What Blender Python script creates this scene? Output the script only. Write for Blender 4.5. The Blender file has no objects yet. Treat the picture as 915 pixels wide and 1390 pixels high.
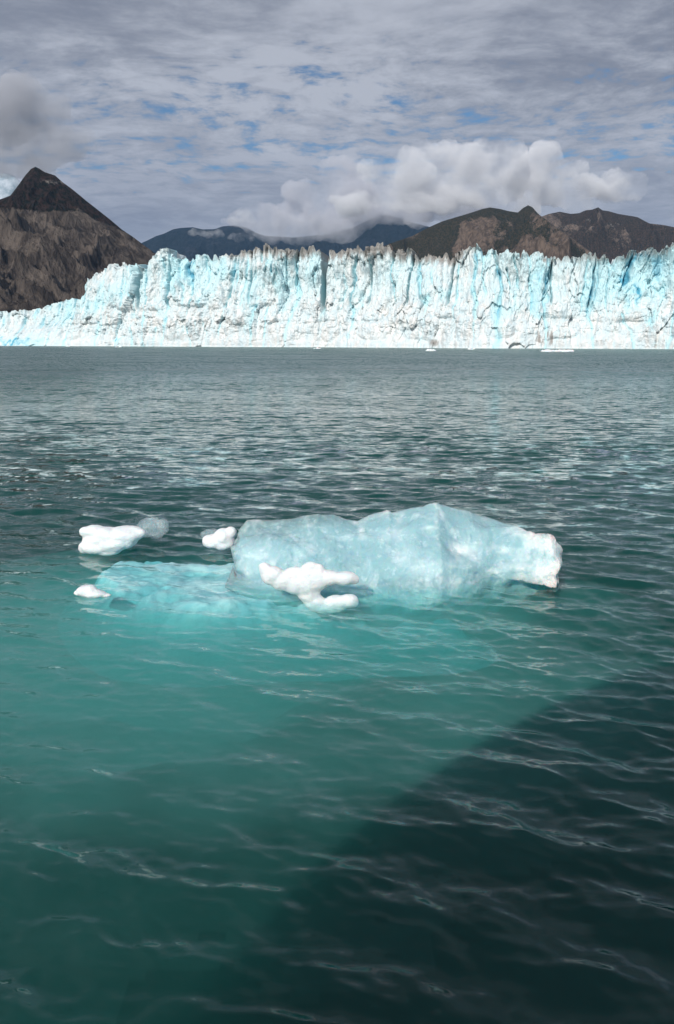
import bpy, bmesh, math, random
import numpy as np
from mathutils import Vector, Matrix

random.seed(7)
RNG = np.random.default_rng(7)
scene = bpy.context.scene
COL = scene.collection
R = math.radians

# ------------------------------------------------------------------ camera
F = 1050.0            # focal length in photo pixels
CX, CY = 457.5, 695.0
CAM_H = 4.0
HOR = 461.0           # horizon row in the photo
PITCH = math.atan((CY - HOR) / F)
cp, sp = math.cos(PITCH), math.sin(PITCH)

def ray(px, py):
    px = np.asarray(px, float); py = np.asarray(py, float)
    x = (px - CX) / F
    u = -(py - CY) / F
    return x + 0 * u, cp + u * sp + 0 * x, -sp + u * cp + 0 * x

def at(px, py, Y):
    """point of the place seen at photo position px,py at depth Y"""
    dx, dy, dz = ray(px, py)
    k = Y / dy
    return dx * k, dy * k, CAM_H + dz * k

def zat(py, Y):
    return at(CX, py, Y)[2]

def on_water(px, py, z=0.0):
    dx, dy, dz = ray(px, py)
    k = (z - CAM_H) / dz
    return dx * k, dy * k

cam = bpy.data.cameras.new('camera')
cam.sensor_fit = 'VERTICAL'
cam.sensor_height = 36
cam.lens = 36 * F / 1390
cam.clip_start = 0.05
cam.clip_end = 60000
co = bpy.data.objects.new('camera', cam)
co.location = (0, 0, CAM_H)
co.rotation_euler = (math.pi / 2 - PITCH, 0, 0)
COL.objects.link(co)
scene.camera = co

# ------------------------------------------------------------------ noise
def _h(ix, iy, iz, seed):
    n = (ix.astype(np.int64) * 374761393 + iy.astype(np.int64) * 668265263 + iz.astype(np.int64) * 2147483647 + seed * 1274126177) & 0xffffffff
    n = ((n ^ (n >> 13)) * 1274126177) & 0xffffffff
    n = ((n ^ (n >> 16)) * 2246822519) & 0xffffffff
    return ((n ^ (n >> 15)) & 0xffffff) / float(0xffffff)

def vn(x, y, z=0.0, seed=0):
    x, y, z = np.broadcast_arrays(np.asarray(x, float), np.asarray(y, float), np.asarray(z, float))
    ix, iy, iz = np.floor(x), np.floor(y), np.floor(z)
    fx, fy, fz = x - ix, y - iy, z - iz
    fx = fx ** 3 * (fx * (fx * 6 - 15) + 10); fy = fy ** 3 * (fy * (fy * 6 - 15) + 10); fz = fz ** 3 * (fz * (fz * 6 - 15) + 10)
    def c(a, b, d): return _h(ix + a, iy + b, iz + d, seed)
    if not np.any(fz):
        a = c(0, 0, 0) * (1 - fx) + c(1, 0, 0) * fx
        b = c(0, 1, 0) * (1 - fx) + c(1, 1, 0) * fx
        return (a * (1 - fy) + b * fy) * 2 - 1
    r = 0
    for d, w in ((0, 1 - fz), (1, fz)):
        a = c(0, 0, d) * (1 - fx) + c(1, 0, d) * fx
        b = c(0, 1, d) * (1 - fx) + c(1, 1, d) * fx
        r = r + (a * (1 - fy) + b * fy) * w
    return r * 2 - 1

def fbm(x, y, z=0.0, o=5, seed=0, g=0.5, lac=2.03):
    a, s, r = 1.0, 0.0, 0
    for i in range(o):
        r = r + a * vn(x, y, z, seed + i * 17); s += a
        x = np.asarray(x) * lac + 3.1; y = np.asarray(y) * lac + 1.7; z = np.asarray(z) * lac
        a *= g
    return r / s

def ridged(x, y, z=0.0, o=5, seed=0, g=0.5, lac=2.07):
    a, s, r = 1.0, 0.0, 0
    w = 1.0
    for i in range(o):
        n = 1 - np.abs(vn(x, y, z, seed + i * 13)) * 1.6
        n = np.clip(n, 0, 1) ** 2
        r = r + a * n * w; s += a
        w = np.clip(n * 1.6, 0, 1)
        x = np.asarray(x) * lac + 5.1; y = np.asarray(y) * lac + 2.7; z = np.asarray(z) * lac
        a *= g
    return r / s

def sm(a, b, x):
    t = np.clip((x - a) / (b - a), 0, 1)
    return t * t * (3 - 2 * t)

def bump2(px, py, cx, cy, rx, ry):
    return np.exp(-((px - cx) / rx) ** 2 - ((py - cy) / ry) ** 2)

# ------------------------------------------------------------------ mesh helpers
def link(name, me, mat=None, parent=None, smooth=True):
    o = bpy.data.objects.new(name, me)
    COL.objects.link(o)
    if mat is not None:
        me.materials.append(mat)
    if smooth:
        me.polygons.foreach_set('use_smooth', np.ones(len(me.polygons), bool))
    if parent is not None:
        o.parent = parent
    return o

def np_mesh(name, co_, quads):
    me = bpy.data.meshes.new(name)
    co_ = np.ascontiguousarray(co_, dtype=np.float32).reshape(-1, 3)
    quads = np.ascontiguousarray(quads, dtype=np.int32)
    n = len(quads)
    me.vertices.add(len(co_)); me.vertices.foreach_set('co', co_.ravel())
    me.loops.add(n * 4); me.loops.foreach_set('vertex_index', quads.ravel())
    me.polygons.add(n)
    me.polygons.foreach_set('loop_start', np.arange(0, n * 4, 4, dtype=np.int32))
    me.update(calc_edges=True)
    me.validate()
    return me

def grid_quads(nr, nc, wrap=False, off=0, flip=False):
    r = np.arange(nr - 1)[:, None]
    c = np.arange(nc if wrap else nc - 1)[None, :]
    c2 = (c + 1) % nc
    a = r * nc + c; b = r * nc + c2; d = (r + 1) * nc + c; e = (r + 1) * nc + c2
    q = np.stack([a, b, e, d], -1).reshape(-1, 4) + off
    return q[:, ::-1] if flip else q

def add_attr(me, name, vals):
    at_ = me.attributes.new(name, 'FLOAT', 'POINT')
    at_.data.foreach_set('value', np.ascontiguousarray(vals, dtype=np.float32).ravel())

def tag(o, label=None, cat=None, group=None, kind=None):
    if label: o['label'] = label
    if cat: o['category'] = cat
    if group: o['group'] = group
    if kind: o['kind'] = kind
    return o

def empty(name, loc):
    o = bpy.data.objects.new(name, None)
    o.location = loc
    COL.objects.link(o)
    return o

# ------------------------------------------------------------------ material helpers
class NT:
    def __init__(self, name):
        self.m = bpy.data.materials.new(name)
        self.m.use_nodes = True
        self.t = self.m.node_tree
        self.t.nodes.clear()
        self.out = self.n('ShaderNodeOutputMaterial')
    def n(self, typ, **kw):
        nd = self.t.nodes.new(typ)
        for k, v in kw.items():
            setattr(nd, k, v)
        return nd
    def put(self, sock, v):
        if v is None: return
        if isinstance(v, bpy.types.NodeSocket): self.t.links.new(v, sock)
        elif isinstance(v, (tuple, list)) and len(v) == 3 and sock.type == 'RGBA': sock.default_value = (*v, 1)
        else: sock.default_value = v
    def math(self, op, a, b=None, c=None, clamp=False):
        nd = self.n('ShaderNodeMath', operation=op, use_clamp=clamp)
        for i, v in enumerate((a, b, c)): self.put(nd.inputs[i], v)
        return nd.outputs[0]
    def vec(self, op, a, b=None, s=None):
        nd = self.n('ShaderNodeVectorMath', operation=op)
        self.put(nd.inputs[0], a)
        if b is not None: self.put(nd.inputs[1], b)
        if s is not None: self.put(nd.inputs['Scale'], s)
        return nd.outputs['Value'] if op in ('LENGTH', 'DOT_PRODUCT', 'DISTANCE') else nd.outputs['Vector']
    def noise(self, v, scale, detail=4, rough=0.55, dist=0.0, color=False, typ='FBM'):
        nd = self.n('ShaderNodeTexNoise')
        try: nd.noise_type = typ
        except Exception: pass
        self.put(nd.inputs['Vector'], v); nd.inputs['Scale'].default_value = scale
        nd.inputs['Detail'].default_value = detail; nd.inputs['Roughness'].default_value = rough
        nd.inputs['Distortion'].default_value = dist
        return nd.outputs['Color' if color else 'Fac']
    def mapr(self, v, a, b, c=0.0, d=1.0, smooth=True):
        nd = self.n('ShaderNodeMapRange', interpolation_type='SMOOTHSTEP' if smooth else 'LINEAR')
        self.put(nd.inputs[0], v)
        for i, x in enumerate((a, b, c, d)): self.put(nd.inputs[i + 1], x)
        return nd.outputs[0]
    def mix(self, f, a, b, blend='MIX'):
        nd = self.n('ShaderNodeMix', data_type='RGBA', blend_type=blend)
        self.put(nd.inputs[0], f); self.put(nd.inputs[6], a); self.put(nd.inputs[7], b)
        return nd.outputs[2]
    def scalev(self, v, s):
        nd = self.n('ShaderNodeMapping')
        self.put(nd.inputs['Vector'], v); nd.inputs['Scale'].default_value = s
        return nd.outputs[0]
    def attr(self, name):
        return self.n('ShaderNodeAttribute', attribute_name=name).outputs['Fac']
    def obj(self):
        return self.n('ShaderNodeTexCoord').outputs['Object']
    def pos(self):
        return self.n('ShaderNodeNewGeometry').outputs['Position']
    def sep(self, v):
        nd = self.n('ShaderNodeSeparateXYZ'); self.put(nd.inputs[0], v)
        return nd.outputs
    def bsdf(self, color, rough=0.7, spec=0.3, bump=None, bstr=0.5, bdist=1.0, **kw):
        b = self.n('ShaderNodeBsdfPrincipled')
        self.put(b.inputs['Base Color'], color); self.put(b.inputs['Roughness'], rough)
        b.inputs['Specular IOR Level'].default_value = spec
        for k, v in kw.items():
            self.put(b.inputs[k], v)
        if bump is not None:
            bn = self.n('ShaderNodeBump'); self.put(bn.inputs['Height'], bump)
            bn.inputs['Strength'].default_value = bstr; bn.inputs['Distance'].default_value = bdist
            self.t.links.new(bn.outputs[0], b.inputs['Normal'])
        return b.outputs[0]
    def surf(self, s): self.t.links.new(s, self.out.inputs['Surface'])
    def volm(self, s): self.t.links.new(s, self.out.inputs['Volume'])

# ------------------------------------------------------------------ world and sun
SUN_AZ = R(21)       # light travels towards +Y, turned 21 degrees to +X
SUN_EL = R(31)
world = bpy.data.worlds.new('World'); scene.world = world
world.use_nodes = True
wt = world.node_tree; wt.nodes.clear()
class WT(NT):
    def __init__(self, tree):
        self.t = tree
w = WT(wt)
sky = w.n('ShaderNodeTexSky', sky_type='NISHITA')
sky.sun_disc = False
sky.sun_elevation = SUN_EL
sky.sun_rotation = math.pi + SUN_AZ
sky.altitude = 0; sky.air_density = 1.0; sky.dust_density = 0.6; sky.ozone_density = 1.5
d = w.n('ShaderNodeTexCoord').outputs['Generated']
ds = w.sep(d)
zc = w.math('ADD', w.math('MAXIMUM', ds[2], 0.0), 0.10)
comb = w.n('ShaderNodeCombineXYZ')
w.put(comb.inputs[0], w.math('DIVIDE', ds[0], zc)); w.put(comb.inputs[1], w.math('DIVIDE', ds[1], zc))
pl = comb.outputs[0]
warp = w.vec('ADD', pl, w.vec('SCALE', w.vec('SUBTRACT', w.noise(pl, 1.2, 3, 0.5, color=True), (0.5, 0.5, 0.5)), s=0.38))
big = w.noise(w.scalev(warp, (0.9, 1.0, 1)), 0.75, 4, 0.5)
cell = w.noise(w.scalev(warp, (1.35, 1.7, 1)), 4.6, 6, 0.66)
fine = w.noise(w.scalev(warp, (1.0, 1.5, 1)), 13.0, 4, 0.6)
# the deck opens into small blue gaps in one belt of the sky (elevation about 12 to 19 degrees)
belt = w.math('MULTIPLY', w.mapr(ds[2], 0.14, 0.21), w.mapr(ds[2], 0.36, 0.24))
thr = w.math('ADD', w.math('MULTIPLY', belt, 0.175), w.math('MULTIPLY', w.mapr(big, 0.42, 0.60), 0.05))
belt = w.math('MULTIPLY', belt, w.mapr(ds[0], 0.24, -0.04, 0.30, 1.0))
gapv = w.math('ADD', w.math('MULTIPLY', cell, 0.8), w.math('MULTIPLY', fine, 0.2))
cover = w.mapr(gapv, w.math('ADD', 0.16, thr), w.math('ADD', 0.33, thr))
ck = w.mapr(ds[2], 0.42, 0.26, 0.12, 0.45)
tone = w.math('ADD', w.math('MULTIPLY', cell, ck), w.math('MULTIPLY', big, w.math('SUBTRACT', 1.0, ck)))
tone = w.math('ADD', w.mapr(tone, 0.40, 0.62), w.math('MULTIPLY', belt, 0.42))
lowband = w.mapr(ds[2], 0.30, 0.10)
ccol = w.mix(tone, (2.6, 2.85, 3.6), (5.8, 6.1, 6.95))
soft = w.noise(w.scalev(d, (2.2, 2.2, 6.0)), 2.2, 5, 0.5)
ccol = w.mix(w.math('MULTIPLY', lowband, 0.7), ccol, w.mix(w.mapr(soft, 0.35, 0.68), (3.3, 3.6, 4.6), (6.4, 6.7, 7.6)))
skycol = w.mix(cover, w.vec('MULTIPLY', sky.outputs[0], (0.62, 0.82, 0.98)), ccol)
bg = w.n('ShaderNodeBackground')
w.put(bg.inputs[0], skycol); bg.inputs[1].default_value = 0.08
wo = w.n('ShaderNodeOutputWorld'); wt.links.new(bg.outputs[0], wo.inputs[0])

sun = bpy.data.lights.new('sun', 'SUN')
sun.energy = 4.0; sun.angle = R(0.6); sun.color = (1.0, 0.965, 0.91)
so = bpy.data.objects.new('sun', sun)
trav = Vector((math.sin(SUN_AZ) * math.cos(SUN_EL), math.cos(SUN_AZ) * math.cos(SUN_EL), -math.sin(SUN_EL)))
so.rotation_euler = trav.to_track_quat('-Z', 'Y').to_euler()
so.location = (-30, -60, 60)
COL.objects.link(so)

# ------------------------------------------------------------------ water
def water_material():
    m = NT('water')
    p = m.pos()
    cam_free = m.vec('LENGTH', p)
    def slope(scale, sx, sy, rot, k, detail=3, rough=0.6):
        mp = m.n('ShaderNodeMapping'); m.put(mp.inputs['Vector'], p)
        mp.inputs['Rotation'].default_value = (0, 0, rot); mp.inputs['Scale'].default_value = (sx, sy, 1)
        c = m.noise(mp.outputs[0], scale, detail, rough, 0.4, color=True)
        v = m.vec('SUBTRACT', c, (0.5, 0.5, 0.5))
        return m.vec('SCALE', v, s=k)
    gust = m.noise(m.scalev(p, (0.05, 0.12, 1)), 0.8, 3, 0.5)
    gk = m.mapr(gust, 0.3, 0.7, 0.8, 1.25)
    s1 = slope(1.5, 0.75, 2.0, R(-20), 0.33)
    s2 = slope(4.5, 0.7, 1.7, R(-26), 0.22)
    s3 = slope(16.0, 0.8, 1.4, R(-10), 0.045)
    s4 = slope(0.3, 0.6, 2.4, R(-12), 0.15, 4)
    far = m.math('ADD', m.mapr(cam_free, 8.0, 34.0, 0, 1.25), m.mapr(cam_free, 30.0, 150.0, 0, 1.0))
    tot = m.vec('ADD', m.vec('ADD', m.vec('SCALE', s1, s=m.math('ADD', 0.25, far)), m.vec('SCALE', s4, s=m.math('ADD', 0.1, far))),
                m.vec('ADD', m.vec('SCALE', s2, s=m.math('ADD', 0.45, m.math('MULTIPLY', far, 0.5))), s3))
    tot = m.vec('MULTIPLY', m.vec('SCALE', tot, s=gk), (1.7, 4.2, 0.0))
    g = m.n('ShaderNodeNewGeometry')
    nrm = m.vec('NORMALIZE', m.vec('ADD', g.outputs['Normal'], tot))
    c = m.math('ABSOLUTE', m.vec('DOT_PRODUCT', nrm, g.outputs['Incoming']))
    c = m.math('MINIMUM', m.math('MAXIMUM', c, 0.02), 1.0)
    fr = m.math('ADD', 0.02, m.math('MULTIPLY', 0.98, m.math('POWER', m.math('SUBTRACT', 1.0, c), 5.0)))
    gl = m.n('ShaderNodeBsdfGlossy'); gl.inputs['Color'].default_value = (1, 1, 1, 1)
    m.put(gl.inputs['Roughness'], m.mapr(cam_free, 8, 150, 0.04, 0.34)); m.put(gl.inputs['Normal'], nrm)
    tr = m.n('ShaderNodeBsdfTransparent'); tr.inputs[0].default_value = (1, 1, 1, 1)
    mx = m.n('ShaderNodeMixShader'); m.put(mx.inputs[0], fr)
    m.t.links.new(tr.outputs[0], mx.inputs[1]); m.t.links.new(gl.outputs[0], mx.inputs[2])
    m.surf(mx.outputs[0])
    sc = m.n('ShaderNodeVolumeScatter'); sc.inputs['Color'].default_value = (0.22, 0.60, 0.56, 1); sc.inputs['Density'].default_value = 0.12
    sc.inputs['Anisotropy'].default_value = 0.0
    ab = m.n('ShaderNodeVolumeAbsorption'); ab.inputs['Color'].default_value = (0.10, 0.74, 0.72, 1); ab.inputs['Density'].default_value = 1.15
    ad = m.n('ShaderNodeAddShader'); m.t.links.new(sc.outputs[0], ad.inputs[0]); m.t.links.new(ab.outputs[0], ad.inputs[1])
    m.volm(ad.outputs[0])
    return m.m

def build_water():
    # polar sheet round the boat: rings follow the eye's resolution, one sheet to the horizon
    dep = np.concatenate([np.linspace(R(62), R(46), 24)[:-1], np.linspace(R(46), R(0.55), 860)])
    rad = CAM_H / np.tan(dep)
    rad = np.concatenate([[0.35, 0.8, 1.3, 1.8], rad, np.geomspace(rad[-1] * 1.15, 11500, 24)])
    half = R(31)
    fine = np.linspace(-half, half, 820)
    rest = np.linspace(half, 2 * math.pi - half, 160)[1:-1]
    ang = np.concatenate([fine, rest])
    A, RR = np.meshgrid(ang, rad)
    X = RR * np.sin(A); Y = RR * np.cos(A)
    dr = np.gradient(rad)[:, None] + 0 * A
    lat = np.where(np.abs(A) <= half + 0.01, 0.0013, 0.04) * RR
    Z = np.zeros_like(X); DX = np.zeros_like(X); DY = np.zeros_like(X)
    # swell groups: envelope so the chop is patchy
    env = 0.75 + 0.55 * fbm(X / 3.5, Y / 3.5, o=2, seed=3)
    rng = np.random.default_rng(11)
    nw = 130
    for i in range(nw):
        lam = 0.13 * (1.45 / 0.13) ** rng.random()
        th = R(68) + rng.normal(0, R(20) if lam > 0.5 else R(34))
        k = 2 * math.pi / lam
        kx, ky = k * math.cos(th), k * math.sin(th)
        amp = 0.0120 * lam / math.sqrt(nw / 30) * (0.70 if lam > 0.8 else (0.95 if lam > 0.4 else 0.7))
        ph = rng.random() * 6.283
        att = np.clip((lam / 3.0 - np.maximum(dr, lat)) / (lam / 6.0), 0, 1)
        if not att.any(): continue
        t = kx * X + ky * Y + ph
        c_, s_ = np.cos(t), np.sin(t)
        a = amp * att * env
        Z += a * s_
        DX += a * c_ * math.cos(th) * 0.5; DY += a * c_ * math.sin(th) * 0.5
    X = X + DX; Y = Y + DY
    nr, nc = X.shape
    V = np.stack([X, Y, Z], -1).reshape(-1, 3)
    q = grid_quads(nr, nc, wrap=True)
    n0 = len(V)
    # closed body of water: side wall and bed
    bot = np.stack([rad[-1] * np.sin(ang), rad[-1] * np.cos(ang), np.full(nc, -14.0)], -1)
    ctr_b = np.array([[0, 0, -14.0]]); ctr_t = np.array([[0, 0, 0.0]])
    V = np.concatenate([V, bot, ctr_b, ctr_t])
    i = np.arange(nc); j = (i + 1) % nc
    lo = n0 + i; lo2 = n0 + j
    side = np.stack([(nr - 1) * nc + i, (nr - 1) * nc + j, lo2, lo], -1)
    q = np.concatenate([q, side])
    me = np_mesh('water', V, q)
    bm = bmesh.new(); bm.from_mesh(me); bm.verts.ensure_lookup_table()
    for a_ in range(nc):
        b_ = (a_ + 1) % nc
        bm.faces.new((bm.verts[n0 + a_], bm.verts[n0 + b_], bm.verts[n0 + nc]))
        bm.faces.new((bm.verts[b_], bm.verts[a_], bm.verts[n0 + nc + 1]))
    bmesh.ops.recalc_face_normals(bm, faces=bm.faces)
    bm.to_mesh(me); bm.free()
    o = link('water', me, water_material())
    # make sure normals of the sheet look up
    if me.polygons[len(q) // 2].normal.z < 0: me.flip_normals()
    tag(o, 'rippled teal grey sea water between the boat and the glacier', kind='structure')
build_water()

# ------------------------------------------------------------------ glacier
def glacier_material():
    m = NT('glacier_ice')
    p = m.pos()
    blue = m.attr('blue'); dirt = m.attr('dirt')
    n1 = m.noise(m.scalev(p, (0.35, 0.35, 0.09)), 1.0, 6, 0.65)
    n2 = m.noise(m.scalev(p, (1.2, 1.2, 0.5)), 0.8, 5, 0.7)
    white = m.mix(m.mapr(n1, 0.35, 0.65), (0.74, 0.745, 0.73), (0.60, 0.71, 0.745))
    ice = m.mix(m.math('ADD', m.mapr(blue, 0.05, 0.6), m.mapr(n2, 0.56, 0.75, 0, 0.12), clamp=True), white, (0.52, 0.76, 0.81))
    ice = m.mix(m.mapr(blue, 0.6, 1.15), ice, (0.12, 0.42, 0.56))
    d2 = m.math('MULTIPLY', m.mapr(m.math('ADD', dirt, m.math('MULTIPLY', m.math('SUBTRACT', n2, 0.5), 0.9)), 0.25, 0.8), 0.85)
    col = m.mix(d2, ice, (0.25, 0.22, 0.20))
    b = m.math('ADD', m.noise(p, 0.9, 8, 0.7), m.math('MULTIPLY', n1, 0.6))
    m.surf(m.bsdf(col, 0.55, 0.35, bump=b, bstr=0.6, bdist=0.6))
    return m.m

GTOP = [(-400, 428), (-200, 426), (-60, 423), (0, 420), (20, 418), (40, 416), (60, 410), (80, 406), (98, 402), (103, 385), (108, 378), (118, 370),
        (125, 366), (130, 362), (150, 360), (165, 357), (180, 355), (186, 357), (190, 360), (195, 352), (203, 343), (212, 338), (222, 337), (232, 342),
        (240, 345), (250, 348), (265, 344), (280, 345), (295, 341), (300, 338), (315, 337), (330, 332), (345, 330), (355, 328), (368, 330),
        (380, 334), (395, 336), (408, 333), (420, 331), (432, 333), (436, 338), (439, 360), (442, 358), (445, 336), (455, 337), (470, 333), (488, 330),
        (500, 335), (508, 336), (515, 332), (525, 332), (530, 337), (545, 337), (555, 334), (560, 340), (575, 340), (590, 341), (600, 340),
        (608, 345), (620, 335), (635, 332), (645, 334), (652, 340), (658, 342), (663, 337), (672, 337), (680, 344), (690, 337), (700, 340),
        (706, 348), (715, 347), (730, 343), (745, 344), (755, 346), (765, 344), (790, 345), (805, 343), (812, 346), (835, 345), (850, 343),
        (870, 338), (890, 338), (905, 337), (912, 327), (930, 322), (1000, 326), (1200, 318), (1400, 322)]

def gdist(px):
    # depth of the ice front: curving nearer towards the right
    t = (px - 457.5) / 457.5
    t = np.clip(t, -2.0, 2.0)
    return 430 - 95 * t + 12 * t * t + 5 * np.sin(px / 61.0) + 1.5 * np.sin(px / 23.0 + 1)

def worley1(s, seed, jit=0.8):
    i = np.floor(s)
    best = np.full(s.shape, 9.0); second = best.copy(); cid = np.zeros(s.shape)
    for dlt in (-1, 0, 1, 2, -2):
        c = i + dlt
        r = _h(c, c * 0 + 3, c * 0, seed)
        pos = c + 0.5 + (r - 0.5) * jit
        dd = np.abs(s - pos)
        nb = dd < best
        second = np.where(nb, best, np.minimum(second, dd))
        cid = np.where(nb, c, cid); best = np.where(nb, dd, best)
    return best, second, _h(cid, cid * 0, cid * 0, seed + 5), cid

def worley2(x, y, seed):
    ix, iy = np.floor(x), np.floor(y)
    best = np.full(x.shape, 9e9); sec = best.copy()
    bx_ = np.zeros(x.shape); by_ = bx_.copy(); ci = bx_.copy(); cj = bx_.copy()
    for i in (-1, 0, 1):
        for j in (-1, 0, 1):
            a_, b_ = ix + i, iy + j
            dx_ = x - (a_ + _h(a_, b_, a_ * 0, seed)); dy_ = y - (b_ + _h(a_, b_, a_ * 0, seed + 1))
            dd = dx_ * dx_ + dy_ * dy_
            nb = dd < best
            sec = np.where(nb, best, np.minimum(sec, dd))
            bx_ = np.where(nb, dx_, bx_); by_ = np.where(nb, dy_, by_); ci = np.where(nb, a_, ci); cj = np.where(nb, b_, cj)
            best = np.where(nb, dd, best)
    return np.sqrt(sec) - np.sqrt(best), bx_, by_, _h(ci, cj, ci * 0, seed + 2), _h(ci, cj, ci * 0, seed + 3), _h(ci, cj, ci * 0, seed + 4)

def build_glacier():
    px = np.arange(-400, 1400, 0.62)
    gx = np.array([a for a, b in GTOP], float); gy = np.array([b for a, b in GTOP], float)
    D0 = gdist(px)
    bx, by, _ = at(px, HOR, D0)
    s = np.concatenate([[0], np.cumsum(np.hypot(np.diff(bx), np.diff(by)))])
    py = np.interp(CX + (px - CX) * 1.022, gx, gy)
    H = zat(py, D0)
    # outward direction of the front
    tx, ty = np.gradient(bx), np.gradient(by)
    L = np.hypot(tx, ty); nx, ny = ty / L, -tx / L         # points to the camera side (-Y)
    nx = nx * 0.5; ny = ny * 0 - np.sqrt(1 - nx * nx)
    rows = 230
    v = np.linspace(0, 1, rows)[:, None]
    S = s[None, :] + 0 * v
    PX = px[None, :] + 0 * v
    Hn = H[None, :]
    # jagged column heads
    f1, f2, r1, _ = worley1(s / 5.5 + fbm(s / 9, s * 0, seed=9) * 0.7, 21)
    g1, g2, q1, _ = worley1(s / 1.9, 31)
    jag = (r1 - 0.5) * 2.4 + (q1 - 0.5) * 1.3 + fbm(s / 14, s * 0, seed=89, o=4) * 3.0 - 2.2 * np.clip(0.5 - (f2 - f1), 0, 0.5) * 2 * (r1 > 0.3) - 0.9 * g1 ** 2 * 2
    jag = jag * np.interp(px, [0, 90, 110, 1400], [0.45, 0.5, 1.0, 1.0])
    Htop = H + jag - 0.2
    Zg = -4 + (Htop[None, :] + 4) * v
    rel = np.clip(Zg / Hn, 0, 1.1)
    # warp of the cracks with height so they lean and branch
    wA = fbm(S / 16, Zg / 24, seed=2, o=4) * 6.0 + fbm(S / 50, Zg / 60, seed=3, o=2) * 6
    wB = fbm(S / 7, Zg / 11, seed=4, o=3) * 2.2
    a1, a2, ra, _ = worley1((S + wA) / 17.0, 41, 0.9)
    b1, b2, rb, idb = worley1((S + wA * 0.8 + wB) / 6.3, 51, 0.9)
    c1, c2, rc, _ = worley1((S + wB * 1.2 + wA * 0.5) / 2.1, 61, 0.9)
    ca = np.exp(-((a2 - a1) / 0.10) ** 2) * (fbm(S / 22, Zg / 30, seed=71, o=2) > -0.25)
    cb = np.exp(-((b2 - b1) / 0.13) ** 2) * sm(-0.05, 0.25, fbm(S / 13, Zg / 16, seed=73, o=3))
    cc = np.exp(-((c2 - c1) / 0.16) ** 2) * sm(-0.15, 0.3, fbm(S / 6, Zg / 8, seed=75, o=3))
    upper = sm(0.30, 0.62, rel + 0.16 * fbm(S / 18, Zg / 18, seed=6, o=3))
    lowk = 0.25 + 0.75 * upper
    off = (ra - 0.5) * 4.0 * (0.25 + 0.75 * sm(0.15, 0.6, rel)) + (rb - 0.5) * 2.8 * lowk + (rc - 0.5) * 1.1 * (0.4 + 0.6 * upper)
    off += ca * 3.6 * lowk + cb * 1.8 * lowk + cc * 1.2 * (0.35 + 0.65 * upper)
    e1, e2, re_, _ = worley1((S + wB * 0.8 + wA * 0.4) / 0.95, 65, 0.9)
    off += (re_ - 0.5) * 0.6 * upper + np.exp(-((e2 - e1) / 0.2) ** 2) * 0.45 * upper
    off += (a1 ** 2) * 2.5 + (b1 ** 2) * 1.0 * lowk
    # broken ledges and slabs
    led = ridged(S / 14 + 3, Zg / 9, o=5, seed=81)
    off += (led - 0.4) * (3.6 * (1 - upper) + 0.7) + fbm(S / 3.5, Zg / (3.2 + 9 * upper), o=5, seed=83) * (0.9 + 1.1 * upper) + fbm(S / 1.1, Zg / (1.0 + 3 * upper), o=3, seed=84) * 0.45
    blk = vn(np.floor((S + wB) / 2.6), np.floor((Zg + wB) / 3.3), seed=85)
    off += blk * 0.5 * (0.4 + 0.6 * (1 - upper))
    off += fbm(S / 28, Zg / 26, seed=86, o=3) * 7.0 * sm(0.05, 0.3, rel)
    dg_ = ridged((S + 0.3 * Zg) / 9, (Zg - 0.3 * S) / 30, o=5, seed=87)
    off += dg_ * 1.2 * (0.3 + 0.7 * sm(-0.2, 0.3, fbm(S / 24, Zg / 24, seed=88, o=2)))
    for (ls, lz, amp_, tl, sd_) in ((11.0, 22.0, 4.2, 3.4, 201), (4.4, 9.0, 1.5, 1.6, 211), (1.8, 3.4, 0.5, 0.6, 221)):
        jx = fbm(S / (ls * 0.5), Zg / (lz * 0.4), seed=sd_ + 5, o=3) * 0.25
        e_, ux, uy, r1_, r2_, r3_ = worley2(S / ls + jx, Zg / lz + jx, sd_)
        off += (r1_ - 0.5) * amp_ + ux * (r2_ - 0.5) * 2 * tl + uy * (r3_ - 0.65) * 2 * tl
    # slumped apron of broken ice at the foot
    apron = (0.55 + 0.45 * bump2(PX, 0, 560, 0, 150, 1) + 0.3 * bump2(PX, 0, 90, 0, 90, 1))
    off -= 17 * apron * (1 - np.clip(rel, 0, 1)) ** 1.7
    off += 4.5 * sm(0.0, 1.0, rel)
    # deep cleft near px 437 and px 188
    for cx_, wdt, dp in ((438.5, 2.4, 26), (188.5, 2.6, 18), (609, 1.3, 14), (340, 1.2, 10), (555, 1.4, 12), (230, 1.2, 9), (500, 1.1, 8), (745, 1.0, 8)):
        depth = sm(0.42, 0.62, rel + 0.05 * np.sin(Zg / 3))
        cw = np.exp(-(((PX + wB * 0.6) - cx_) / wdt) ** 4)
        off += dp * cw * depth
        ca = np.maximum(ca, cw * depth)
    undercut = np.exp(-((Zg - 0.6) / 1.0) ** 2)
    off += undercut * 1.2
    foot_ = 1 - sm(0.5, 15.0, Zg)
    base_ = -16 * apron * (1 - np.clip(rel, 0, 1)) ** 1.7
    off = off * (1 - foot_) + (base_ + 0.3 * (off - base_)) * foot_
    X = bx[None, :] - nx[None, :] * off
    Y = by[None, :] - ny[None, :] * off
    # surface colour: fresh blue ice in the fractures and in broad patches, dust on the old crest
    PYv = np.interp(px, gx, gy)[None, :] + (1 - rel) * (472 - np.interp(px, gx, gy)[None, :])
    right = sm(560, 640, PX) * 0.5 + 0.5 * sm(20, 120, PX) * (1 - sm(300, 420, PX)) * 0.5
    blue = 0.13 + 0.50 * ca + 0.30 * cb + 0.10 * cc
    blue = blue + 0.55 * sm(0.1, 0.6, fbm(S / 9, Zg / 22, seed=91, o=5)) * (0.35 + 0.9 * right)
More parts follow.
